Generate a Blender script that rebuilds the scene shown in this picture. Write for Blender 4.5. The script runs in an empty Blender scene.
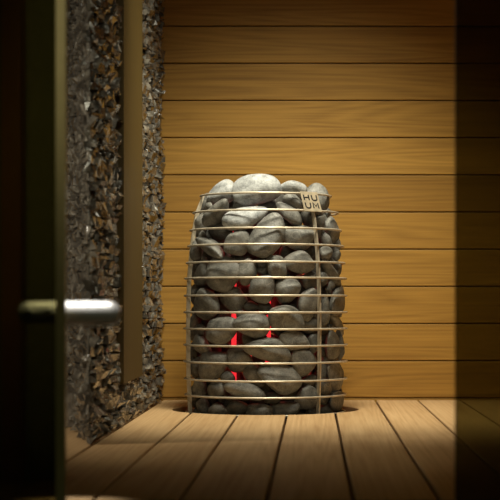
import bpy, bmesh, math, random
import numpy as np
from mathutils import Vector, Matrix

random.seed(7)
rng = np.random.default_rng(7)
S = bpy.context.scene
COL = S.collection
PI = math.pi

# ------------------------------------------------------------------ camera
H_CAM = 0.282          # eye height above the plank platform
F = 1720.0             # focal length, pixels of a 500 px frame
cam = bpy.data.objects.new('camera', bpy.data.cameras.new('camera'))
COL.objects.link(cam)
cam.location = (0, 0, H_CAM)
cam.rotation_euler = (PI / 2, 0, 0)
cam.data.sensor_width = 36.0
cam.data.lens = 36.0 * F / 500.0
cam.data.shift_x = -0.126
cam.data.shift_y = 0.108
cam.data.clip_start = 0.05
cam.data.dof.use_dof = True
cam.data.dof.focus_distance = 4.42
cam.data.dof.aperture_fstop = 7.0
S.camera = cam

# ------------------------------------------------------------------ world and lamps
W = bpy.data.worlds.new('world')
S.world = W
W.use_nodes = True
W.node_tree.nodes['Background'].inputs[0].default_value = (0.95, 1.0, 0.5, 1)
W.node_tree.nodes['Background'].inputs[1].default_value = 0.016


def spot(name, loc, aim, power, cone, blend, radius, col):
    d = bpy.data.lights.new(name, 'SPOT')
    d.energy = power
    d.spot_size = math.radians(cone)
    d.spot_blend = blend
    d.shadow_soft_size = radius
    d.color = col
    o = bpy.data.objects.new(name, d)
    COL.objects.link(o)
    o.location = loc
    o.rotation_euler = (Vector(aim) - Vector(loc)).to_track_quat('-Z', 'Y').to_euler()
    return o


spot('heater_downlight', (-0.03, 4.05, 1.64), (-0.03, 4.56, 0.20), 152, 86, 1.0, 0.22, (1.0, 0.94, 0.74))
spot('handle_fill', (-0.345, 2.42, 1.66), (-0.345, 2.424, 0.275), 150, 7.6, 1.0, 0.008, (1.0, 0.97, 0.9))  # added narrow spot that whitens the door handle; no such fixture is known
spot('partition_fill', (-0.55, 0.9, 1.40), (-0.78, 2.75, 0.45), 190, 26, 0.9, 0.08, (1.0, 0.94, 0.66))  # added light, only to lift the plaster wall behind the door glass
spot('slate_fill', (-1.25, 3.15, 0.75), (-0.50, 3.75, 0.35), 26, 100, 1.0, 0.06, (1.0, 0.90, 0.72))  # invented source that brightens the slate's otherwise black left face
spot('front_fill', (0.15, 1.1, 1.45), (-0.12, 4.3, 0.1), 33, 46, 1.0, 0.12, (1.0, 0.94, 0.70))  # added soft fill from the camera side for stone fronts and glass edge

vs = S.view_settings
vs.view_transform = 'Standard'
vs.look = 'None'
vs.exposure = 0.0
vs.gamma = 1.0
vs.use_curve_mapping = False


# ------------------------------------------------------------------ node helpers
class NT:
    def __init__(self, name):
        self.m = bpy.data.materials.new(name)
        self.m.use_nodes = True
        self.t = self.m.node_tree
        self.n = self.t.nodes
        self.b = self.n['Principled BSDF']
        self.out = self.n['Material Output']

    def add(self, kind, **kw):
        nd = self.n.new(kind)
        for k, v in kw.items():
            setattr(nd, k, v)
        return nd

    def link(self, a, b):
        self.t.links.new(a, b)

    def math(self, op, a, b=None):
        nd = self.add('ShaderNodeMath', operation=op)
        for i, v in enumerate((a, b)):
            if v is None:
                continue
            if isinstance(v, (int, float)):
                nd.inputs[i].default_value = v
            else:
                self.link(v, nd.inputs[i])
        return nd.outputs[0]

    def ramp(self, fac, stops, interp='LINEAR'):
        nd = self.add('ShaderNodeValToRGB')
        cr = nd.color_ramp
        cr.interpolation = interp
        while len(cr.elements) < len(stops):
            cr.elements.new(0.5)
        for e, (p, c) in zip(cr.elements, stops):
            e.position = p
            e.color = (*c, 1)
        self.link(fac, nd.inputs[0])
        return nd.outputs[0]

    def mix(self, mode, fac, a, b):
        nd = self.add('ShaderNodeMix', data_type='RGBA', blend_type=mode)
        for idx, v in ((0, fac), (6, a), (7, b)):
            if isinstance(v, (int, float)):
                nd.inputs[idx].default_value = v
            elif isinstance(v, tuple):
                nd.inputs[idx].default_value = (*v, 1)
            else:
                self.link(v, nd.inputs[idx])
        return nd.outputs[2]

    def bump(self, h, strength, dist):
        nd = self.add('ShaderNodeBump')
        nd.inputs['Strength'].default_value = strength
        nd.inputs['Distance'].default_value = dist
        self.link(h, nd.inputs['Height'])
        self.link(nd.outputs[0], self.b.inputs['Normal'])


def srgb(r, g, b):
    f = lambda c: (c / 255 / 12.92) if c / 255 <= 0.04045 else ((c / 255 + 0.055) / 1.055) ** 2.4
    return (f(r), f(g), f(b))


def wood(name, axis, light, dark, rough, cell, off, vary, fig=0.55, tones=None):
    """Planks running along `axis`; the grain gets a new offset on every board."""
    k = NT(name)
    g = k.add('ShaderNodeNewGeometry')
    sp = k.add('ShaderNodeSeparateXYZ')
    k.link(g.outputs['Position'], sp.inputs[0])
    if axis == 'X':
        along, across = sp.outputs[0], sp.outputs[2]
    elif axis == 'Y':
        along, across = sp.outputs[1], sp.outputs[0]
    else:
        along, across = sp.outputs[2], sp.outputs[1]
    idx = k.math('FLOOR', k.math('DIVIDE', k.math('SUBTRACT', across, off), cell))
    wn = k.add('ShaderNodeTexWhiteNoise', noise_dimensions='1D')
    k.link(idx, wn.inputs['W'])
    rnd = wn.outputs['Value']
    local = k.math('SUBTRACT', k.math('SUBTRACT', across, off), k.math('MULTIPLY', idx, cell))
    cb = k.add('ShaderNodeCombineXYZ')
    k.link(k.math('ADD', k.math('MULTIPLY', along, 1.0), k.math('MULTIPLY', rnd, 37.0)), cb.inputs[0])
    k.link(k.math('ADD', local, k.math('MULTIPLY', rnd, 13.0)), cb.inputs[1])
    k.link(k.math('MULTIPLY', rnd, 5.0), cb.inputs[2])

    def noise(sx, sy, scale, detail, rough_=0.55):
        mp = k.add('ShaderNodeMapping')
        mp.inputs['Scale'].default_value = (sx, sy, 1)
        k.link(cb.outputs[0], mp.inputs[0])
        nz = k.add('ShaderNodeTexNoise')
        nz.inputs['Scale'].default_value = scale
        nz.inputs['Detail'].default_value = detail
        nz.inputs['Roughness'].default_value = rough_
        k.link(mp.outputs[0], nz.inputs['Vector'])
        return nz.outputs['Fac']
    # cathedral figure: contour lines of a stretched smooth field
    field = noise(fig, 9.0, 1.6, 1.0, 0.4)
    rings = k.math('PINGPONG', k.math('MULTIPLY', field, 13.0), 0.5)
    rings = k.math('MULTIPLY', rings, 2.0)
    fine = noise(2.0, 110.0, 1.6, 5.0, 0.65)
    broad = noise(1.2, 7.0, 1.2, 3.0)
    v = k.math('ADD', k.math('MULTIPLY', rings, 0.17), k.math('MULTIPLY', fine, 0.62))
    v = k.math('ADD', v, k.math('MULTIPLY', broad, 0.45))
    c = k.ramp(v, [(0.30, dark), (0.62, tuple((a * .45 + b * .55) for a, b in zip(dark, light))), (0.92, light)])
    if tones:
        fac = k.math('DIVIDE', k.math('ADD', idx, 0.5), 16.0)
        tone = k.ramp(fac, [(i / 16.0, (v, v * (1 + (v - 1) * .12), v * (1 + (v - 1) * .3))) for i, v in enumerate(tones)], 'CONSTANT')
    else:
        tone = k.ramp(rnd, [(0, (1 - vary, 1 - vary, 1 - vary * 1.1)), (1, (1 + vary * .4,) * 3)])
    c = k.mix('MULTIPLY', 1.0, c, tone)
    k.link(c, k.b.inputs['Base Color'])
    k.b.inputs['Roughness'].default_value = rough
    k.b.inputs['Specular IOR Level'].default_value = 0.35
    k.bump(fine, 0.25, 0.001)
    return k.m


def stone_mat(name, base, var, rough):
    k = NT(name)
    oi = k.add('ShaderNodeObjectInfo')
    tc = k.add('ShaderNodeTexCoord')
    mp = k.add('ShaderNodeVectorMath', operation='ADD')
    k.link(tc.outputs['Object'], mp.inputs[0])
    sc = k.add('ShaderNodeVectorMath', operation='SCALE')
    sc.inputs[0].default_value = (3.1, 7.7, 5.3)
    k.link(oi.outputs['Random'], sc.inputs['Scale'])
    k.link(sc.outputs[0], mp.inputs[1])

    def noise(s, d, r=0.6):
        nz = k.add('ShaderNodeTexNoise')
        nz.inputs['Scale'].default_value = s
        nz.inputs['Detail'].default_value = d
        nz.inputs['Roughness'].default_value = r
        k.link(mp.outputs[0], nz.inputs['Vector'])
        return nz.outputs['Fac']
    mott = noise(45, 6)
    grain = noise(260, 3, 0.7)
    v = k.math('ADD', k.math('MULTIPLY', mott, 0.6), k.math('MULTIPLY', grain, 0.4))
    lo = tuple(c * 0.48 for c in base)
    hi = tuple(min(1, c * 1.45) for c in base)
    c = k.ramp(v, [(0.38, lo), (0.52, base), (0.64, hi)])
    # thin pale mineral veins on some stones
    vein = noise(13, 2, 0.4)
    vv = k.math('ABSOLUTE', k.math('SUBTRACT', vein, 0.5))
    vm = k.ramp(vv, [(0.0, (1, 1, 1)), (0.012, (0, 0, 0))])
    has = k.math('MULTIPLY', k.math('GREATER_THAN', oi.outputs['Random'], 0.6), 0.35)
    c = k.mix('MIX', k.math('MULTIPLY', vm, has), c, (0.42, 0.40, 0.35))
    tone = k.ramp(oi.outputs['Random'], [(0, (1 - var,) * 3), (0.5, (1, 0.98, 0.95)), (1, (1 + var * .6,) * 3)])
    c = k.mix('MULTIPLY', 1.0, c, tone)
    k.link(c, k.b.inputs['Base Color'])
    k.b.inputs['Roughness'].default_value = rough
    k.b.inputs['Specular IOR Level'].default_value = 0.4
    k.bump(v, 0.6, 0.004)
    return k.m


def simple(name, col, rough, metal=0.0, spec=0.5, noise_amt=0.15, noise_scale=60):
    k = NT(name)
    tc = k.add('ShaderNodeTexCoord')
    nz = k.add('ShaderNodeTexNoise')
    nz.inputs['Scale'].default_value = noise_scale
    nz.inputs['Detail'].default_value = 3
    k.link(tc.outputs['Object'], nz.inputs['Vector'])
    c = k.ramp(nz.outputs['Fac'], [(0.3, tuple(x * (1 - noise_amt) for x in col)), (0.7, tuple(min(1, x * (1 + noise_amt)) for x in col))])
    k.link(c, k.b.inputs['Base Color'])
    k.b.inputs['Roughness'].default_value = rough
    k.b.inputs['Metallic'].default_value = metal
    k.b.inputs['Specular IOR Level'].default_value = spec
    return k.m


def tinted_glass(name, tint):
    k = NT(name)
    tr = k.add('ShaderNodeBsdfTransparent')
    tr.inputs[0].default_value = (*tint, 1)
    gl = k.add('ShaderNodeBsdfGlossy')
    gl.inputs['Roughness'].default_value = 0.02
    fr = k.add('ShaderNodeFresnel')
    fr.inputs['IOR'].default_value = 1.3
    mx = k.add('ShaderNodeMixShader')
    k.link(fr.outputs[0], mx.inputs[0])
    k.link(tr.outputs[0], mx.inputs[1])
    k.link(gl.outputs[0], mx.inputs[2])
    k.link(mx.outputs[0], k.out.inputs[0])
    return k.m


def glow(name, col, strength):
    k = NT(name)
    k.b.inputs['Base Color'].default_value = (0.1, 0.01, 0.005, 1)
    tc = k.add('ShaderNodeTexCoord')
    nz = k.add('ShaderNodeTexNoise')
    nz.inputs['Scale'].default_value = 30
    k.link(tc.outputs['Object'], nz.inputs['Vector'])
    c = k.ramp(nz.outputs['Fac'], [(0.3, tuple(x * .8 for x in col)), (0.7, col)])
    k.link(c, k.b.inputs['Emission Color'])
    k.b.inputs['Emission Strength'].default_value = strength
    return k.m


def slate(name):
    k = NT(name)
    tc = k.add('ShaderNodeTexCoord')
    nz = k.add('ShaderNodeTexNoise')
    nz.inputs['Scale'].default_value = 40
    nz.inputs['Detail'].default_value = 6
    k.link(tc.outputs['Object'], nz.inputs['Vector'])
    vo = k.add('ShaderNodeTexNoise')
    vo.inputs['Scale'].default_value = 9
    k.link(tc.outputs['Object'], vo.inputs['Vector'])
    v = k.math('ADD', k.math('MULTIPLY', nz.outputs['Fac'], 0.7), k.math('MULTIPLY', vo.outputs['Fac'], 0.3))
    c = k.ramp(v, [(0.3, srgb(52, 47, 41)), (0.5, srgb(97, 91, 82)), (0.72, srgb(172, 165, 150))])
    k.link(c, k.b.inputs['Base Color'])
    k.b.inputs['Roughness'].default_value = 0.22
    k.b.inputs['Specular IOR Level'].default_value = 0.7
    k.b.inputs['Coat Weight'].default_value = 0.35
    k.b.inputs['Coat Roughness'].default_value = 0.12
    k.bump(nz.outputs['Fac'], 0.7, 0.006)
    return k.m


M = {
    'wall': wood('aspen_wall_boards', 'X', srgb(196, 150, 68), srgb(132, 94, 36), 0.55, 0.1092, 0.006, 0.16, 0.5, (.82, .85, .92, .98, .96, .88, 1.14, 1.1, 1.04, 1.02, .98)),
    'deck': wood('platform_boards', 'Y', srgb(212, 178, 132), srgb(164, 126, 82), 0.6, 0.125, -0.0670, 0.10, 0.16),
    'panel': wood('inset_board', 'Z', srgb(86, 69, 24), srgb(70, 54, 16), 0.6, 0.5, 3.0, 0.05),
    'trim': wood('frame_timber', 'Z', srgb(206, 146, 70), srgb(170, 112, 50), 0.6, 0.5, -3.0, 0.05),
    'slate': slate('split_slate'),
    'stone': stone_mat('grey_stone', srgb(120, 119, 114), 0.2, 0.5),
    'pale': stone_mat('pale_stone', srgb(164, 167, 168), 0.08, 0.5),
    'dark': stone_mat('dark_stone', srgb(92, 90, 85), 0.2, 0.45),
    'steel': simple('brushed_steel', srgb(214, 202, 180), 0.45, 0.55),
    'black': simple('blackened_steel', srgb(40, 38, 36), 0.6, 0.6),
    'plate': simple('badge_steel', srgb(222, 206, 176), 0.45, 0.6),
    'ink': simple('badge_cutout', srgb(30, 24, 18), 0.7),
    'chrome': simple('satin_chrome', srgb(244, 242, 238), 0.5, 0.4, 0.5, 0.02),
    'glass': tinted_glass('bronze_tinted_glass', (0.355, 0.34, 0.23)),
    'edge': simple('polished_glass_edge', srgb(206, 188, 134), 0.25, 0.0, 0.6, 0.05),
    'plaster': simple('olive_plaster', srgb(150, 146, 96), 0.9, 0.0, 0.2),
    'concrete': simple('concrete_screed', srgb(90, 86, 80), 0.9, 0.0, 0.2),
    'glow': glow('glowing_element', (1.0, 0.03, 0.04), 1.1),
    'lamp': glow('lamp_glass', (1.0, 0.85, 0.6), 2.0),
}


# ------------------------------------------------------------------ object helpers
def link(name, bm, mat, parent=None, smooth=False):
    me = bpy.data.meshes.new(name)
    bm.normal_update()
    bm.to_mesh(me)
    bm.free()
    me.materials.append(mat)
    if smooth:
        for p in me.polygons:
            p.use_smooth = True
    o = bpy.data.objects.new(name, me)
    COL.objects.link(o)
    if parent:
        o.parent = parent
    return o


def tag(o, label, cat, group=None):
    o['label'] = label
    o['category'] = cat
    if group:
        o['group'] = group
    return o


def struct(o, label=None):
    o['kind'] = 'structure'
    if label:
        o['label'] = label
    return o


def empty(name, loc):
    o = bpy.data.objects.new(name, None)
    COL.objects.link(o)
    o.location = loc
    o.empty_display_size = 0.1
    return o


def box(bm, x0, x1, y0, y1, z0, z1, bevel=0.0):
    r = bmesh.ops.create_cube(bm, size=1.0)
    vsx = r['verts']
    for v in vsx:
        v.co = Vector((x0 + (v.co.x + .5) * (x1 - x0), y0 + (v.co.y + .5) * (y1 - y0), z0 + (v.co.z + .5) * (z1 - z0)))
    if bevel > 0:
        es = list({e for v in vsx for e in v.link_edges})
        bmesh.ops.bevel(bm, geom=es, offset=bevel, segments=2, affect='EDGES', profile=0.6)


def tube(bm, pts, rad, seg=8, closed=False, cap=True, flat=None):
    """Sweep a circle along a list of points."""
    n = len(pts)
    P = [Vector(p) for p in pts]
    rings = []
    up = None
    for i in range(n):
        a = P[(i - 1) % n] if (closed or i > 0) else P[i]
        b = P[(i + 1) % n] if (closed or i < n - 1) else P[i]
        t = (b - a).normalized()
        if up is None:
            up = Vector((0, 0, 1)) if abs(t.z) < 0.9 else Vector((1, 0, 0))
        s = t.cross(up).normalized()
        u = s.cross(t).normalized()
        up = u
        r = rad[i] if isinstance(rad, (list, tuple)) else rad
        rings.append([bm.verts.new(P[i] + (s * math.cos(q) + u * math.sin(q)) * r)
                      for q in (2 * PI * j / seg for j in range(seg))])
    m = n if closed else n - 1
    for i in range(m):
        A, B = rings[i], rings[(i + 1) % n]
        for j in range(seg):
            bm.faces.new((A[j], A[(j + 1) % seg], B[(j + 1) % seg], B[j]))
    if cap and not closed:
        bm.faces.new(rings[0][::-1])
        bm.faces.new(rings[-1])


# ------------------------------------------------------------------ setting
Y_BACK, X_LEFT = 5.05, -0.446
CX, CY, R_HOLE = -0.127, 4.62, 0.25

# back wall: horizontal boards with bevelled edges
bm = bmesh.new()
pitch, z_seam = 0.1092, 0.006
for i in range(-7, 16):
    z0 = z_seam + i * pitch
    box(bm, -1.6, 1.25, Y_BACK, Y_BACK + 0.022, z0 + 0.0016, z0 + pitch - 0.0016, 0.0024)
box(bm, -1.6, 1.25, Y_BACK + 0.018, Y_BACK + 0.05, -0.76, 1.75)
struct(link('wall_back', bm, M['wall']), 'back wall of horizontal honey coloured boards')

# plank platform with a round cut-out for the heater
bm = bmesh.new()
PW, GAP, T = 0.125, 0.0055, 0.03
x_edges = [-0.067 + PW * i for i in range(-10, 10)]


def deck_poly(bm, pts):
    """One board outline (list of xy) with a rounded top edge and a real thickness."""
    n = len(pts)
    cen = Vector((sum(p[0] for p in pts) / n, sum(p[1] for p in pts) / n, 0))
    f = bm.faces.new([bm.verts.new((x, y, -T)) for x, y in pts])
    r = bmesh.ops.extrude_face_region(bm, geom=[f])
    vv = [e for e in r['geom'] if isinstance(e, bmesh.types.BMVert)]
    for v in vv:
        v.co.z = 0.0
    top = [e for e in r['geom'] if isinstance(e, bmesh.types.BMFace)]
    es = [e for e in top[0].edges]
    bmesh.ops.bevel(bm, geom=es, offset=0.0025, segments=2, affect='EDGES', profile=0.5)


Y_FRONT, Y_END = 2.475, Y_BACK - 0.002
for xe in x_edges:
    a, b = xe + GAP / 2, xe + PW - GAP / 2
    if a > 1.2:
        continue
    da, db = a - CX, b - CX
    if abs(da) >= R_HOLE and abs(db) >= R_HOLE and da * db > 0:
        deck_poly(bm, [(a, Y_FRONT), (b, Y_FRONT), (b, Y_END), (a, Y_END)])
        continue
    xs = [a + (b - a) * t / 10 for t in range(11)]
    def half(x):
        return math.sqrt(max(0.0, R_HOLE ** 2 - (x - CX) ** 2))
    inside = [x for x in xs if abs(x - CX) < R_HOLE]
    if abs(da) < R_HOLE and abs(db) < R_HOLE:
        deck_poly(bm, [(a, Y_FRONT), (b, Y_FRONT)] + [(x, CY - half(x)) for x in reversed(xs)])
        deck_poly(bm, [(x, CY + half(x)) for x in xs] + [(b, Y_END), (a, Y_END)])
    else:                                   # the circle ends inside this board
        tip = CX + R_HOLE if da < R_HOLE and db >= R_HOLE else CX - R_HOLE
        if tip > CX:
            ang = [math.acos(min(1, da / R_HOLE)) * t / 8 for t in range(-8, 9)]
            arc = [(CX + R_HOLE * math.cos(q), CY + R_HOLE * math.sin(q)) for q in ang]
            pts = [(a, Y_FRONT), (b, Y_FRONT), (b, Y_END), (a, Y_END)] + arc[::-1]
        else:
            ang = [math.acos(min(1, -db / R_HOLE)) * t / 8 for t in range(-8, 9)]
            arc = [(CX - R_HOLE * math.cos(q), CY + R_HOLE * math.sin(q)) for q in ang]
            pts = [(a, Y_FRONT), (b, Y_FRONT)] + arc + [(b, Y_END), (a, Y_END)]
        deck_poly(bm, pts)
for y in (2.6, 3.2, 3.9, 4.25 - 0.04, 4.97):                    # bearers under the boards
    box(bm, -1.3, 1.18, y - 0.02, y + 0.02, -0.09, -T - 0.0005)
bmesh.ops.recalc_face_normals(bm, faces=bm.faces)
struct(link('floor', bm, M['deck']), 'raised platform of pale boards running to the back wall')

bm = bmesh.new()
box(bm, -1.6, 1.25, 0.6, Y_BACK, -0.80, -0.75)
struct(link('floor', bm, M['concrete']))
bm = bmesh.new()
box(bm, -1.6, 1.25, 2.2, Y_BACK + 0.05, 1.75, 1.80)
struct(link('ceiling', bm, M['wall']))
bm = bmesh.new()
for i in range(-7, 16):
    z0 = z_seam + i * pitch
    box(bm, 1.2, 1.222, 2.42, Y_BACK, z0 + 0.0016, z0 + pitch - 0.0016, 0.0024)
box(bm, 1.218, 1.25, 2.42, Y_BACK, -0.75, 1.75)
struct(link('wall_right', bm, M['wall']))

# left wall: split slate cladding with a tall inset board
bm = bmesh.new()
N0, N1 = Vector((X_LEFT, 3.44, 0)), Vector((-0.61, 4.25, 0))
SL0, SL1, SLZ = 3.93, 4.36, 0.118     # the inset slot


def prism(bm, pts, z0, z1):
    f = bm.faces.new([bm.verts.new((x, y, z0)) for x, y in pts])
    r = bmesh.ops.extrude_face_region(bm, geom=[f])
    for v in r['geom']:
        if isinstance(v, bmesh.types.BMVert):
            v.co.z = z1


ZT = 1.745
xb = X_LEFT - 0.022
prism(bm, [(X_LEFT - 0.004, 3.452), (X_LEFT - 0.006, 3.62), (xb, 3.75), (xb, SL0), (-0.535, SL0), (-0.585, 4.2), (-0.502, 3.74), (X_LEFT - 0.008, 3.46)], 0.001, ZT)
prism(bm, [(xb, SL1), (xb, 5.045), (-0.80, 5.045), (-0.64, SL1 - 0.02)], 0.001, ZT)
prism(bm, [(xb, SL0), (xb, SL1), (-0.62, SL1), (-0.58, SL0)], 0.001, SLZ - 0.02)


def clad(bm, p0, p1, nrm, z0, z1, skip, hmin, hmax, lmin, lmax, depth):
    u = (p1 - p0).normalized()
    L = (p1 - p0).length
    z = z0
    while z < z1:
        h = random.uniform(hmin, hmax)
        s = random.uniform(-lmax, 0)
        while s < L:
            l = random.uniform(lmin, lmax)
            a, b = max(s, 0), min(s + l, L)
            s += l
            if b - a < 0.006:
                continue
            zz0, zz1 = z, min(z + h * random.uniform(0.85, 1.1), z1)
            if skip and skip(p0 + u * (a + b) * .5, (zz0 + zz1) / 2):
                continue
            d0 = random.uniform(-0.006, depth)
            tilt_u, tilt_z = random.uniform(-.006, .006), random.uniform(-.006, .006)
            g = 0.0012
            cs = [(a + g, zz0 + g), (b - g, zz0 + g), (b - g, zz1 - g), (a + g, zz1 - g)]
            fr, bk = [], []
            for i, (q, w) in enumerate(cs):
                su = -1 if i in (0, 3) else 1
                sz = -1 if i < 2 else 1
                d = d0 + su * tilt_u + sz * tilt_z + random.uniform(-.004, .004)
                jq, jw = random.uniform(-.003, .003), random.uniform(-.003, .003)
                fr.append(bm.verts.new(p0 + u * (q + jq) + Vector((0, 0, max(0.001, w + jw))) + nrm * d))
                bk.append(bm.verts.new(p0 + u * q + Vector((0, 0, w)) - nrm * min(0.028, 0.001 + 0.09 * q)))
            mid = sum((v.co for v in fr), Vector()) / 4 + nrm * random.uniform(-.001, .004)
            mid += u * random.uniform(-.25, .25) * (b - a) + Vector((0, 0, random.uniform(-.2, .2) * h))
            cv = bm.verts.new(mid)
            for i in range(4):
                j = (i + 1) % 4
                bm.faces.new((fr[i], fr[j], cv))
                bm.faces.new((bk[i], bk[j], fr[j], fr[i]))
        z += h


def in_slot(p, z):
    return SL0 < p.y < SL1 and z > SLZ + random.uniform(-.012, .03)


clad(bm, N0, Vector((X_LEFT, 5.042, 0)), Vector((1, 0, 0)), 0.002, ZT, in_slot, .011, .023, .018, .06, .010)
uu = (N1 - N0).normalized()
clad(bm, N0, N1, Vector((-uu.y, uu.x, 0)), 0.002, ZT, None, .011, .023, .02, .06, .008)
bmesh.ops.recalc_face_normals(bm, faces=bm.faces)
struct(link('wall_left', bm, M['slate']), 'rough split slate wall beside the heater')

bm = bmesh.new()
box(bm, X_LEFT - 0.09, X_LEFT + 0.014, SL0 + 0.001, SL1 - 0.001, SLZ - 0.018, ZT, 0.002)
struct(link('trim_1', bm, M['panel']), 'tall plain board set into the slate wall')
bm = bmesh.new()
box(bm, -1.55, -0.404, 2.75, 2.78, 0.001, ZT)
struct(link('wall_front', bm, M['plaster']))
bm = bmesh.new()
box(bm, -0.490, -0.459, 2.70, 2.749, 0.001, ZT, 0.003)
struct(link('trim_2', bm, M['trim']), 'dark brown upright seen through the glass door')


# ------------------------------------------------------------------ heater basket
RY = [192.5, 209.6, 227.6, 244, 261.5, 277.5, 295.4, 312.5, 329.5, 346.5, 363.7, 381.7, 398.4]
RR = [.175, .194, .202, .208, .212, .2155, .217, .218, .218, .218, .218, .217, .215]


def z_front(y, R):
    return H_CAM - (y - 304.0) * (CY - R) / F


RZ = [z_front(y, r) for y, r in zip(RY, RR)]
RZ += [RZ[-1] - 0.046 * i for i in (1, 2, 3)]
RR += [.213, .212, .211]


def R_at(z):
    if z >= RZ[0]:
        return max(0.06, RR[0] - (z - RZ[0]) * 1.1)
    for i in range(len(RZ) - 1):
        if RZ[i] >= z >= RZ[i + 1]:
            t = (RZ[i] - z) / (RZ[i] - RZ[i + 1])
            return RR[i] * (1 - t) + RR[i + 1] * t
    return RR[-1]


Z_BASE = -0.75
heater = empty('sauna_heater', (CX, CY, Z_BASE))
tag(heater, 'round steel sauna heater basket with thin hoops, sunk into the plank platform', 'sauna heater')


def hp(name, bm, mat, smooth=True, parent=None):
    """A heater part; shapes are written about the heater's axis at platform height."""
    if parent is None:
        bmesh.ops.translate(bm, verts=bm.verts, vec=(0, 0, -Z_BASE))
    return link(name, bm, mat, parent or heater, smooth)


WIRE = 0.0028
for z, r in zip(RZ, RR):
    bm = bmesh.new()
    tube(bm, [(r * math.sin(q), -r * math.cos(q), z) for q in (2 * PI * i / 96 for i in range(96))], WIRE, 8, True)
    hp('hoop', bm, M['steel'])
Z_LOW = RZ[-1] - 0.02
UP_ANG = [math.radians(a) for a in (43.0, -76.0, 163.0)]
for q in UP_ANG:                       # flat uprights standing radially inside the hoops
    bm = bmesh.new()
    e = Vector((math.sin(q), -math.cos(q), 0))
    t = Vector((math.cos(q), math.sin(q), 0))
    zs = [RZ[0] + 0.004 - (RZ[0] + 0.004 - Z_LOW) * i / 30 for i in range(31)]
    prev = None
    for z in zs:
        ro = R_at(min(z, RZ[0])) - WIRE * 0.7
        ri = ro - 0.011
        cur = [bm.verts.new(e * a + t * b + Vector((0, 0, z))) for a, b in ((ro, -.002), (ro, .002), (ri, .002), (ri, -.002))]
        if prev:
            for i in range(4):
                bm.faces.new((prev[i], prev[(i + 1) % 4], cur[(i + 1) % 4], cur[i]))
        else:
            bm.faces.new(cur)
        prev = cur
    bm.faces.new(prev[::-1])
    bmesh.ops.recalc_face_normals(bm, faces=bm.faces)
    hp('upright', bm, M['steel'], False)

bm = bmesh.new()                       # base pan and its pedestal below the platform
bmesh.ops.create_cone(bm, cap_ends=True, segments=64, radius1=0.212, radius2=0.212, depth=0.012,
                      matrix=Matrix.Translation((0, 0, Z_LOW - 0.006)))
hp('base_pan', bm, M['black'], False)
for i in range(3):
    q = 2 * PI * i / 3 + 0.4
    bm = bmesh.new()
    tube(bm, [(0.16 * math.sin(q), -0.16 * math.cos(q), Z_LOW - 0.011), (0.16 * math.sin(q), -0.16 * math.cos(q), Z_BASE)], 0.014, 12)
    hp('leg', bm, M['black'])

# glowing hairpin elements between the stones
EL_R, EL_IN, EL_W = 0.112, 0.050, 0.0070
EL_ANG = [math.radians(a) for a in (-47, 5, 73, 180)]
for q in EL_ANG:
    bm = bmesh.new()
    e = Vector((math.sin(q), -math.cos(q), 0))
    zt = 0.46
    zb = Z_LOW + 0.003
    ztop = zt
    mid = (EL_R + EL_IN) / 2
    hr = (EL_R - EL_IN) / 2
    pts = [e * EL_R + Vector((0, 0, zb))]
    pts += [e * EL_R + Vector((0, 0, zb + (ztop - zb) * i / 6)) for i in range(1, 7)]
    pts += [e * (mid + hr * math.cos(a)) + Vector((0, 0, ztop + hr * math.sin(a))) for a in (PI * i / 10 for i in range(1, 10))]
    pts += [e * EL_IN + Vector((0, 0, zb + (ztop - zb) * i / 6)) for i in range(6, -1, -1)]
    tube(bm, pts, EL_W, 10)
    o = hp('heating_element', bm, M['glow'])
    o['label'] = 'red glowing heating element'
    for r in (EL_R, EL_IN):
        bm = bmesh.new()
        tube(bm, [e * r + Vector((0, 0, zb)), e * r + Vector((0, 0, 0.045))], EL_W + 0.002, 12)
        bmesh.ops.translate(bm, verts=bm.verts, vec=(0, 0, -Z_BASE))
        link('sleeve', bm, M['black'], o, True)['label'] = 'dark cold sleeve'

# badge plate with the maker's letters at the top of the front upright
q = math.radians(40)
e = Vector((math.sin(q), -math.cos(q), 0))
t = Vector((math.cos(q), math.sin(q), 0))
p_top = e * (RR[0] + 0.0045) + Vector((0, 0, RZ[0] + 0.004))
p_bot = e * (RR[1] + 0.0050) + Vector((0, 0, RZ[1] - 0.003))
up = (p_top - p_bot).normalized()
nn = t.cross(up).normalized()
if nn.dot(e) < 0:
    nn = -nn
pc = (p_top + p_bot) / 2
hw, hh = 0.029, (p_top - p_bot).length / 2
BM_ = Matrix((t, up, nn)).transposed().to_4x4()
BM_.translation = pc
bm = bmesh.new()
box(bm, -hw, hw, -hh, hh, -0.0012, 0.0012, 0.0008)
bmesh.ops.transform(bm, matrix=BM_, verts=bm.verts)
plate = hp('badge_plate', bm, M['plate'], False)
plate['label'] = 'square steel badge with cut letters HU over UM'


def letter(ch, x, y, w, h):
    r = min(w, h) * 0.42
    arc = lambda cx, cy, a0, a1: [(cx + r * math.cos(a), cy + r * math.sin(a)) for a in (a0 + (a1 - a0) * i / 6 for i in range(7))]
    if ch == 'H':
        return [[(x, y), (x, y + h)], [(x + w, y), (x + w, y + h)], [(x, y + h / 2), (x + w, y + h / 2)]]
    if ch == 'U':
        return [[(x, y + h)] + arc(x + r, y + r, PI, 1.5 * PI) + arc(x + w - r, y + r, 1.5 * PI, 2 * PI) + [(x + w, y + h)]]
    return [[(x, y), (x, y + h), (x + w / 2, y + h * .35), (x + w, y + h), (x + w, y)]]


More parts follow.
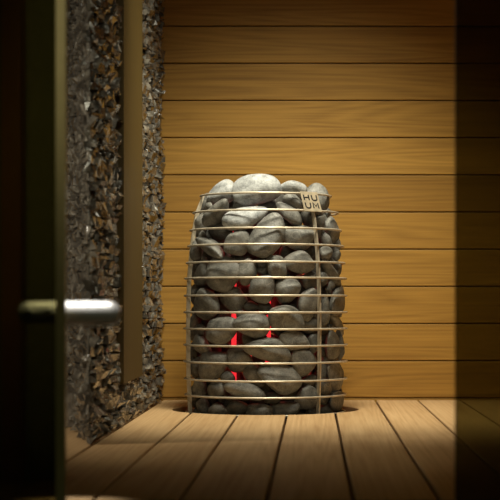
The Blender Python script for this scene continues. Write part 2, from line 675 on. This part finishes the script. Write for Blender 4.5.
bm = bmesh.new()
lw, lh = 0.0165, 0.0150
for ch, x, y in (('H', -0.0215, 0.0035), ('U', 0.0050, 0.0035), ('U', -0.0215, -0.0185), ('M', 0.0045, -0.0185)):
    for line in letter(ch, x, y, lw, lh):
        tube(bm, [(a, b, 0.0012) for a, b in line], 0.0023, 6)
for v in bm.verts:
    v.co.z = 0.0012 + (v.co.z - 0.0012) * 0.35
bmesh.ops.transform(bm, matrix=BM_, verts=bm.verts)
bmesh.ops.translate(bm, verts=bm.verts, vec=(0, 0, -Z_BASE))
link('lettering', bm, M['ink'], plate)

# ------------------------------------------------------------------ sauna stones
# photograph layout: x, y, half width, half height, turn (deg, clockwise), radial half depth, tuck (m), material, label
SX = 268.0
LAY = [
    (255, 190.5, 24.5, 15, 8, .036, .012, 'pale', 'large pale grey oval stone lying topmost on the heater'),
    (221, 192, 14, 11.5, -15, .030, 0, 'pale', 'pale peaked stone at the upper left, beside the topmost stone'),
    (292, 190, 14, 9, 6, .030, 0, 'pale', 'pale flat stone on the top, right of the topmost stone'),
    (317, 197, 12, 13, 30, .026, .012, '', 'rough grey stone directly behind the square badge'),
    (203, 206, 9, 9, -40, .022, 0, '', ''),
    (216, 213, 15, 9.5, -35, .026, 0, '', ''),
    (200, 223, 7.5, 10, 20, .020, 0, '', ''),
    (245, 206, 11, 8, 25, .022, .028, '', ''),
    (243, 219, 21, 11, -12, .028, 0, 'pale', ''),
    (267, 236, 18, 21, 15, .030, 0, '', ''),
    (237, 243, 12.5, 12, 0, .026, .006, '', ''),
    (210, 248, 15, 8, 25, .024, 0, '', ''),
    (196, 250, 6, 10, 5, .018, .004, '', ''),
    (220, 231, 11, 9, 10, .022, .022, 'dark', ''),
    (294, 202, 12, 6.5, 40, .022, .006, '', ''),
    (289, 214.5, 14, 9, 50, .024, .008, '', ''),
    (298, 238, 15, 12, 0, .027, 0, '', ''),
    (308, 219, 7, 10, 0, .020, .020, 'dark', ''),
    (324, 219, 6.5, 8, -10, .018, .004, '', ''),
    (333, 229, 7.5, 12, 0, .018, .004, '', ''),
    (325, 240, 6, 8, -10, .018, .004, '', ''),
    (337, 244, 5, 7, 0, .015, .004, '', ''),
    (326, 253.5, 6.5, 7, -15, .018, .003, '', ''),
    (338.5, 254, 5.5, 7, 0, .016, .003, '', ''),
    (300, 262, 14.5, 11, 10, .027, 0, '', ''),
    (276, 267, 10, 11.5, -5, .026, .004, '', ''),
    (331, 275, 11, 12, 35, .022, .003, '', ''),
    (288, 291, 12.5, 12.5, -30, .027, .004, '', ''),
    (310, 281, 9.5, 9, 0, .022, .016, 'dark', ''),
    (307.5, 304.5, 10, 15.5, 5, .024, .003, '', ''),
    (325, 311, 5, 14, 5, .016, .004, '', ''),
    (337, 301, 8.5, 15, -18, .018, .003, '', ''),
    (286, 317.5, 17, 12, -10, .028, 0, '', ''),
    (336, 323, 7.5, 9, 20, .018, .003, '', ''),
    (262, 289, 12, 13, 0, .026, .006, '', ''),
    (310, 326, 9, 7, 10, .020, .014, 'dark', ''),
    (223, 275, 15.5, 17, -10, .029, 0, '', ''),
    (203, 273, 8, 12, 0, .020, .006, '', ''),
    (247, 272, 9, 13, 15, .024, .008, '', ''),
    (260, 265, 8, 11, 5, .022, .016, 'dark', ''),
    (234, 299, 14, 13, 10, .028, 0, '', ''),
    (207, 304, 12, 15, 10, .025, .004, '', ''),
    (253, 325.5, 16, 12.5, -5, .028, 0, '', ''),
    (222, 331, 15.5, 13, 8, .027, .004, '', ''),
    (196, 323, 6, 10, 20, .018, .006, '', ''),
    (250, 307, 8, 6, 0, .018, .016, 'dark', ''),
    (203, 345, 9, 10, 10, .021, .004, '', ''),
    (214, 366, 14, 14, -25, .026, 0, '', ''),
    (236, 360, 12.5, 13, 0, .027, 0, '', ''),
    (268, 350, 22, 11.5, 6, .029, 0, '', ''),
    (254, 376, 10, 11.5, -25, .025, .003, '', ''),
    (244, 391, 20, 8, 12, .026, 0, '', ''),
    (216.5, 389, 8.5, 9, 0, .022, .004, '', ''),
    (200, 387, 7, 10, 0, .019, .004, '', ''),
    (198, 366, 6, 9, 10, .018, .006, '', ''),
    (218, 410, 9, 7, 0, .022, .004, '', ''),
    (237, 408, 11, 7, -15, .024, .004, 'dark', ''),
    (259, 412, 13, 8, 0, .026, .004, '', ''),
    (203, 405, 7, 8, 0, .020, .004, '', ''),
    (281, 379.5, 20, 15, -5, .029, 0, '', ''),
    (303, 363, 12, 13.5, -20, .025, .003, '', ''),
    (293, 340, 14.5, 10, -8, .027, .003, '', ''),
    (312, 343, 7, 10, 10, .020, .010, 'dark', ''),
    (333, 345, 7, 14, 10, .018, .003, '', ''),
    (344, 346, 4.5, 14, 0, .014, .003, '', ''),
    (327.5, 369, 6, 15, 5, .017, .003, '', ''),
    (339, 377, 7.5, 17, 8, .017, .003, '', ''),
    (306, 398, 11.5, 11, -20, .025, .003, '', ''),
    (330, 392, 7, 7, 0, .019, .003, '', ''),
    (339.5, 402, 7, 9, 0, .017, .003, '', ''),
    (287, 410, 14, 8, -5, .026, .004, '', ''),
    (326, 411, 8, 7, 10, .020, .004, '', ''),
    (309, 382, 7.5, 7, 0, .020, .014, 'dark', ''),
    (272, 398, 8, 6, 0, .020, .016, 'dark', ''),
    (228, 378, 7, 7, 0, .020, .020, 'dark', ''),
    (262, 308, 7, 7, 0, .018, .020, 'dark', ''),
]

ico = bmesh.new()
bmesh.ops.create_icosphere(ico, subdivisions=4, radius=1.0)
DIRS = np.array([v.co[:] for v in ico.verts])
FACES = [[v.index for v in f.verts] for f in ico.faces]
ico.free()
ico = bmesh.new()
bmesh.ops.create_icosphere(ico, subdivisions=2, radius=1.0)
DLOW = np.array([v.co[:] for v in ico.verts])
ico.free()


class Stone:
    """A pebble: soft intersection of random half-spaces, stretched to three half-axes."""

    def __init__(s, c, R, ax, mat, label='', front=True, hold=1.0):
        s.c = np.array(c, float)
        s.R = np.array(R, float)          # columns: tangent, up, outward
        s.ax = np.array(ax, float)
        s.mat, s.label, s.front, s.hold = mat, label, front, hold
        n = 24
        v = rng.normal(size=(n, 3))
        s.n = v / np.linalg.norm(v, axis=1)[:, None]
        s.h = rng.uniform(0.82, 1.1, n)
        s.p = rng.uniform(4.5, 7.5)
        d = s.radius(DLOW) * 1.0
        s.k = 1.0 / np.mean(d)
        # normalise: the drawn half-axes are the true extents
        pts = DLOW * (d * s.k)[:, None]
        s.ext = np.max(np.abs(pts), axis=0)
        s.rot0 = None

    def radius(s, d):
        q = np.maximum(d @ s.n.T / s.h, 0)
        return 1.0 / np.power(np.sum(q ** s.p, axis=1) + 0.04, 1.0 / s.p)

    def local(s, d):
        return d * (s.radius(d) * s.k)[:, None] / s.ext * s.ax

    def world(s, d):
        return s.local(d) @ s.R.T + s.c

    def depth(s, P):
        """positive where the points P lie inside the stone (metres, roughly)"""
        q = ((P - s.c) @ s.R) / s.ax * s.ext
        l = np.linalg.norm(q, axis=1) + 1e-9
        r = s.radius(q / l[:, None]) * s.k
        return (r - l) / r * float(np.min(s.ax)) * 1.0

    def big(s):
        return float(np.max(s.ax)) * 1.08


def frame(th, roll, lean):
    e = np.array([math.sin(th), -math.cos(th), 0])
    t = np.array([math.cos(th), math.sin(th), 0])
    u = np.array([0, 0, 1.0])
    u2 = u * math.cos(lean) - e * math.sin(lean)
    e2 = e * math.cos(lean) + u * math.sin(lean)
    c, sn = math.cos(roll), math.sin(roll)
    return np.stack([t * c + u2 * -sn, t * sn + u2 * c, e2], axis=1)


AX0 = np.array([CX, CY, 0])
stones = []
for (x, y, a, b, ang, c, tuck, mat, lab) in LAY:
    R = 0.21
    for _ in range(12):
        z = H_CAM - (y - 304.0) * (CY - R) / F
        Rs = R_at(z) - WIRE - 0.001
        rho = max(0.02, Rs - c - tuck)
        D = CY - math.sqrt(max(0, rho ** 2 - min(((x - SX) / 380.0) ** 2, rho ** 2)))
        X = (x - 313.0) / F * D
        sn = max(-0.97, min(0.97, (X - CX) / rho))
        th = math.asin(sn)
        R = rho * math.cos(th)
    D = CY - rho * math.cos(th)
    sc = D / F
    A, B = a * sc, b * sc
    ct, st = math.cos(th), math.sin(th)
    tf = th
    if y < 200:
        tf = th * 0.35
        ct, st = math.cos(tf), math.sin(tf)
    At = math.sqrt(max((A * A - (c * st) ** 2), (0.012 * ct) ** 2)) / max(ct, 0.35)
    At = min(At, 0.05 if a < 20 else 0.075)
    pos = np.array([CX + rho * math.sin(th), CY - rho * math.cos(th), H_CAM - (y - 304.0) * sc])
    lean = 0.35 if z > 0.5 else (0.15 if z > 0.43 else 0.0)
    stones.append(Stone(pos, frame(tf, math.radians(ang), lean), (At, B, c), mat or 'stone', lab, True, 1.0 if tuck < .01 else 0.35))
    stones[-1].px = (x, y)
    stones[-1].size = (a, b)
    s = stones[-1]
    ca, sa = math.cos(math.radians(ang)), math.sin(math.radians(ang))
    hx, hy = 1.06 * math.hypot(a * ca, b * sa), 1.06 * math.hypot(a * sa, b * ca)
    for _ in range(6):
        w = s.world(DLOW)
        u, v = 313 + F * w[:, 0] / w[:, 1], 304 - F * (w[:, 2] - H_CAM) / w[:, 1]
        fx, fy = 2 * hx / np.ptp(u), 2 * hy / np.ptp(v)
        k = ca * ca
        s.ax[0] = min(0.085, s.ax[0] * fx ** k * fy ** (1 - k))
        s.ax[1] *= fy ** k * fx ** (1 - k)
        s.c[0] += (x - (u.max() + u.min()) / 2) * s.c[1] / F
        s.c[2] -= (y - (v.max() + v.min()) / 2) * s.c[1] / F

Z_PAN = Z_LOW + 0.001


def pair_overlap(s, o):
    d = o.c - s.c
    if np.linalg.norm(d) > s.big() + o.big():
        return 0.0
    m = float(np.max(o.depth(s.world(DLOW))))
    return max(0.0, m, float(np.max(s.depth(o.world(DLOW)))))


# settle: push overlapping stones apart, mostly inward, hardly along the basket's skin
home = [s.c.copy() for s in stones]
for it in range(60):
    worst = 0
    for i in range(len(stones)):
        for j in range(i + 1, len(stones)):
            s, o = stones[i], stones[j]
            ov = pair_overlap(s, o)
            if ov < 0.004:
                continue
            worst = max(worst, ov)
            d = o.c - s.c
            d /= np.linalg.norm(d) + 1e-9
            ws = o.hold / (s.hold + o.hold)
            ov -= 0.0035
            s.c -= d * ov * 0.3 * ws
            o.c += d * ov * 0.3 * (1 - ws)
            # the less firmly held stone slips inward
            low = s if s.hold < o.hold or (s.hold == o.hold and s.ax[0] * s.ax[1] < o.ax[0] * o.ax[1]) else o
            e = low.c - np.array([0, 0, H_CAM])      # deeper, along the line from the doorway
            low.c += e / np.linalg.norm(e) * ov * 0.45
    for s, hm in zip(stones, home):
        s.c[2] += (hm - s.c)[2] * 0.12
        s.c += (hm - s.c) * 0.03
        w = s.world(DLOW)
        rr = np.hypot(w[:, 0] - CX, w[:, 1] - CY)
        lim = np.array([R_at(zz) for zz in w[:, 2]]) - WIRE - 0.0012
        lim[w[:, 2] > RZ[0]] = 9
        ex = float(np.max(rr - lim))
        if ex > 0:
            e = s.c - AX0
            e[2] = 0
            s.c -= e / (np.linalg.norm(e) + 1e-9) * ex
    if worst < 0.0042:
        break


def shrink_clear(s, others, k=0.97, n=14, tol=0.0008):
    for _ in range(n):
        if all(pair_overlap(s, o) < tol for o in others if o is not s):
            return True
        s.ax = s.ax * k
    return all(pair_overlap(s, o) < tol * 2 for o in others if o is not s)


order = sorted(stones, key=lambda s: (s.hold, s.ax[0] * s.ax[1]))
for i, s in enumerate(order):
    shrink_clear(s, order[i + 1:], 0.975, 8, 0.0055)


def hits_fixed(s):
    w = s.world(DLOW)
    x, y, z = w[:, 0] - CX, w[:, 1] - CY, w[:, 2]
    rr = np.hypot(x, y)
    lim = np.array([R_at(q) for q in z]) - WIRE - 0.001
    dome = 0.615 - rr * 0.35
    if np.any((rr > lim) & (z < RZ[0])) or np.any((z > dome)) or np.any(z < Z_PAN):
        return True
    P = []
    for q in EL_ANG:
        e = np.array([math.sin(q), -math.cos(q)])
        for r in (EL_R, EL_IN):
            for zz in np.arange(Z_LOW, 0.5, 0.012):
                P.append((CX + e[0] * r, CY + e[1] * r, zz))
        for a in np.linspace(0, PI, 9):
            rr_ = (EL_R + EL_IN) / 2 + (EL_R - EL_IN) / 2 * math.cos(a)
            P.append((CX + e[0] * rr_, CY + e[1] * rr_, 0.46 + (EL_R - EL_IN) / 2 * math.sin(a)))
    P = np.array(P)
    P = P[np.linalg.norm(P - s.c, axis=1) < s.big() + 0.02]
    if len(P) and np.max(s.depth(P)) > -0.008:
        return True
    Q = []
    for q in UP_ANG:
        for zz in np.arange(Z_LOW, RZ[0], 0.01):
            ro = R_at(zz) - 0.009
            Q.append((CX + math.sin(q) * ro, CY - math.cos(q) * ro, zz))
    Q = np.array(Q)
    Q = Q[np.linalg.norm(Q - s.c, axis=1) < s.big() + 0.02]
    return bool(len(Q) and np.max(s.depth(Q)) > -0.004)


n_front = len(stones)
FILL = []
for trial in range(1600):
    if trial < 900:            # skin of the sides and back
        th = rng.uniform(math.radians(66), 2 * PI - math.radians(66))
        z = rng.uniform(Z_PAN + 0.02, 0.56)
        c = rng.uniform(.020, .026)
        rho = R_at(z) - WIRE - 0.002 - c * 1.05
        A, B = rng.uniform(.026, .046), rng.uniform(.024, .036)
    elif trial < 1200:          # below the platform, front
        th = rng.uniform(-1.2, 1.2)
        z = rng.uniform(Z_PAN + 0.02, -0.01)
        c = .024
        rho = R_at(z) - WIRE - 0.002 - c * 1.05
        A, B = rng.uniform(.03, .046), rng.uniform(.024, .036)
    elif trial < 1300:          # second layer just behind the front stones
        th = rng.uniform(-1.35, 1.35)
        z = rng.uniform(0.0, 0.56)
        c = rng.uniform(.012, .020)
        rho = rng.uniform(.125, .185) * min(1, R_at(z) / .21)
        A, B = rng.uniform(.020, .034), rng.uniform(.018, .028)
    else:                       # anywhere
        th = rng.uniform(-PI, PI)
        z = rng.uniform(Z_PAN + 0.02, 0.585)
        c = rng.uniform(.014, .022)
        rho = (R_at(z) - WIRE - c) * math.sqrt(rng.uniform(0.01, 0.7))
        A, B = rng.uniform(.018, .030), rng.uniform(.016, .026)
    st_ = Stone((CX + rho * math.sin(th), CY - rho * math.cos(th), z), frame(th, rng.uniform(-.6, .6), 0), (A, B, c),
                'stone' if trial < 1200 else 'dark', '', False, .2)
    near = [o for o in stones if np.linalg.norm(o.c - st_.c) < o.big() + st_.big()]
    if any(o.depth(st_.c[None])[0] > 0 for o in near):
        continue
    ok = False
    for _ in range(6):
        if min(st_.ax) < 0.008:
            break
        if all(pair_overlap(st_, o) < 0.0025 for o in near) and not hits_fixed(st_):
            ok = True
            break
        st_.ax = st_.ax * 0.87
    if ok:
        stones.append(st_)
        FILL.append(st_)
    if len(FILL) > 110:
        break

# small stones wedged in wherever a line of sight still slips through to the middle
RED = [(235, 283, 3), (234, 318, 4), (268, 309, 4), (278, 248, 2.6), (271, 334, 4), (235, 343, 2.6), (267, 365, 3),
       (306, 350, 2.6), (307, 371, 2.6), (233, 373, 2.6)]
EYE = np.array([0, 0, H_CAM])
rays = []
for py in np.arange(200, 413, 2.5):
    for px_ in np.arange(196, 342, 2.5):
        if not any((px_ - a) ** 2 + (py - b) ** 2 < r * r for a, b, r in RED):
            rays.append(((px_ - 313.0) / F, 1.0, -(py - 304.0) / F))
rays = np.array(rays)
TS = np.linspace(CY - 0.22, CY - 0.02, 22)
open_ = np.ones(len(rays), bool)
RP = np.array([EYE + np.array(((a + dx_ * r - 313.0) / F, 1.0, -(b + dy_ * r - 304.0) / F)) * yy for a, b, r in RED
               for dx_, dy_ in ((0, 0), (.7, 0), (-.7, 0), (0, .7), (0, -.7)) for yy in np.linspace(CY - 0.21, CY - 0.06, 22)])


def hides_red(s):
    Q = RP[np.linalg.norm(RP - s.c, axis=1) < s.big()]
    return bool(len(Q) and np.max(s.depth(Q)) > 0)


def cover(s):
    v = s.c - EYE
    near = np.where(open_ & (np.hypot(rays[:, 0] * v[1] - v[0], rays[:, 2] * v[1] - v[2]) < s.big() * 1.05))[0]
    if not len(near):
        return
    ts = TS[np.abs(TS - v[1]) < s.big() + 0.01]
    if not len(ts):
        return
    P = EYE + rays[near][:, None, :] * ts[None, :, None]
    hit = (s.depth(P.reshape(-1, 3)).reshape(len(near), len(ts)) > 0).any(axis=1)
    open_[near[hit]] = False


for s in stones:
    cover(s)
n_gap0 = int(open_.sum())
for rnd in range(3):
    todo = np.where(open_)[0]
    rng.shuffle(todo)
    for k in todo:
        if not open_[k] or len(FILL) > 225:
            continue
        best = None
        for yy in np.arange(CY - 0.185, CY - 0.03, 0.014):
            P = EYE + rays[k] * yy
            r = math.hypot(P[0] - CX, P[1] - CY)
            th = math.atan2(P[0] - CX, -(P[1] - CY))
            if r > R_at(P[2]) - 0.025:
                continue
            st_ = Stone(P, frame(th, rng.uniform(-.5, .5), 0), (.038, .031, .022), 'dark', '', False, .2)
            near = [o for o in stones if np.linalg.norm(o.c - st_.c) < o.big() + st_.big()]
            if any(o.depth(st_.c[None])[0] > 0 for o in near):
                continue
            for _ in range(8):
                if min(st_.ax) < 0.0065 or (best and np.prod(st_.ax) <= np.prod(best.ax)):
                    break
                if all(pair_overlap(st_, o) < 0.004 for o in near) and not hides_red(st_) and not hits_fixed(st_):
                    best = st_
                    break
                st_.ax = st_.ax * 0.86
        if best:
            stones.append(best)
            FILL.append(best)
            cover(best)
print('gaps', n_gap0, int(open_.sum()), len(rays))

# labels from the hoops: which gap, and how far from the left
ORD = ['first', 'second', 'third', 'fourth', 'fifth', 'sixth', 'seventh', 'eighth', 'ninth', 'tenth', 'eleventh', 'twelfth', 'thirteenth']
gaps = {}
for s in stones[:n_front]:
    if not s.label:
        k = sum(1 for y in RY if y < s.px[1])
        gaps.setdefault(k, []).append(s)
for k, ls in gaps.items():
    ls.sort(key=lambda s: s.px[0])
    for i, s in enumerate(ls):
        a, b = s.size
        shape = 'upright oval' if b > a * 1.2 else ('long oval' if a > b * 1.35 else 'rounded')
        tone = {'pale': 'pale grey', 'dark': 'dark recessed', 'stone': 'grey'}[s.mat]
        if k == 0:
            where = 'above the top hoop'
        elif k >= 13:
            where = 'below the lowest visible hoop'
        else:
            where = 'between %s and %s hoops from top' % (ORD[k - 1], ORD[k])
        s.label = '%s %s stone %s, %s from left' % (tone, shape, where, ORD[i])

for s in stones:
    bm = bmesh.new()
    P = s.local(DIRS)
    amp = 0.004 * float(np.min(s.ax)) / 0.02
    ph = rng.uniform(0, 6.28, 6)
    w = 1 + amp * 1.2 * (np.sin(DIRS[:, 0] * 5 + ph[0]) * np.sin(DIRS[:, 1] * 6 + ph[1]) + .6 * np.sin(DIRS[:, 2] * 9 + ph[2]) * np.sin(DIRS[:, 0] * 8 + ph[3])) - amp
    P = P * w[:, None]
    vsx = [bm.verts.new(p) for p in P]
    for f in FACES:
        bm.faces.new([vsx[i] for i in f])
    o = link('sauna_stone', bm, M[s.mat], None, True)
    m = Matrix(s.R.tolist()).to_4x4()
    m.translation = Vector(s.c)
    o.matrix_world = m
    if s.front:
        tag(o, s.label, 'stone', 'sauna stones at the front of the basket')
    elif s.mat == 'stone':
        tag(o, 'grey stone on the far side of the heater basket, behind the front stones', 'stone', 'sauna stones on the far side of the basket')
    else:
        tag(o, 'small dark stone half hidden deep behind the front stones of the heater', 'stone', 'sauna stones deeper in the basket')
print('stones', n_front, len(FILL))

# ------------------------------------------------------------------ glass front
Y_G = 2.40
# the glass door: its free edge stands at the left of the opening
dx = (66 - 313.0) / F * Y_G
door = empty('glass_door', (dx - 0.30, Y_G, -0.74))
tag(door, 'dark tinted glass door standing at the left with a chrome bar handle', 'door')
dz = 0.74


def dpart(name, bm, mat, smooth=False, parent=door):
    bmesh.ops.translate(bm, verts=bm.verts, vec=-door.location)
    return link(name, bm, mat, parent, smooth)


bm = bmesh.new()
box(bm, dx - 0.60, dx - 0.014, Y_G - 0.004, Y_G + 0.004, -0.74, 1.70)
dpart('glass_pane', bm, M['glass'])['label'] = 'dark tinted glass'
bm = bmesh.new()
box(bm, dx - 0.014, dx, Y_G - 0.005, Y_G + 0.005, -0.74, 1.70, 0.0015)
dpart('pane_edge', bm, M['edge'])['label'] = 'greenish polished glass edge'
# handle: a bar behind the pane, reaching past its edge, on two fixings
yh = Y_G + 0.042
zc = H_CAM - (312.5 - 304) / F * yh
xa, xc = (18 - 313.0) / F * yh, (120.5 - 313.0) / F * yh
rb = 0.0165
n = 8
prof = [(xa + rb * (1 - math.cos(PI / 2 * i / n)), max(1e-4, rb * math.sin(PI / 2 * i / n))) for i in range(n + 1)]
prof += [(xc - rb * (1 - math.cos(PI / 2 * i / n)), max(1e-4, rb * math.sin(PI / 2 * i / n))) for i in range(n, -1, -1)]
bm = bmesh.new()
tube(bm, [(x, yh, zc) for x, r in prof], [r for x, r in prof], 24)
handle = dpart('handle', bm, M['chrome'], True)
handle['label'] = 'chrome bar handle'
for fx in (xa + 0.02, dx - 0.026):
    bm = bmesh.new()
    tube(bm, [(fx, Y_G + 0.0042, zc), (fx, yh - 0.013, zc)], 0.006, 12)
    dpart('fixing', bm, M['chrome'], True, handle).matrix_parent_inverse = Matrix()

px = (455 - 313.0) / F * Y_G
panel = empty('glass_panel', (px + 0.4, Y_G, -0.75))
tag(panel, 'fixed dark tinted glass panel on the right side of the opening', 'glass panel')
bm = bmesh.new()
box(bm, px + 0.001, px + 0.80, Y_G - 0.004, Y_G + 0.004, -0.745, 1.745)
bmesh.ops.translate(bm, verts=bm.verts, vec=-panel.location)
link('glass_pane', bm, M['glass'], panel)
bm = bmesh.new()
box(bm, px, px + 0.001, Y_G - 0.004, Y_G + 0.004, -0.745, 1.745)
bmesh.ops.translate(bm, verts=bm.verts, vec=-panel.location)
link('pane_edge', bm, M['black'], panel)
bm = bmesh.new()
box(bm, px, px + 0.80, Y_G - 0.012, Y_G + 0.012, -0.75, -0.735)
bmesh.ops.translate(bm, verts=bm.verts, vec=-panel.location)
link('floor_rail', bm, M['black'], panel)
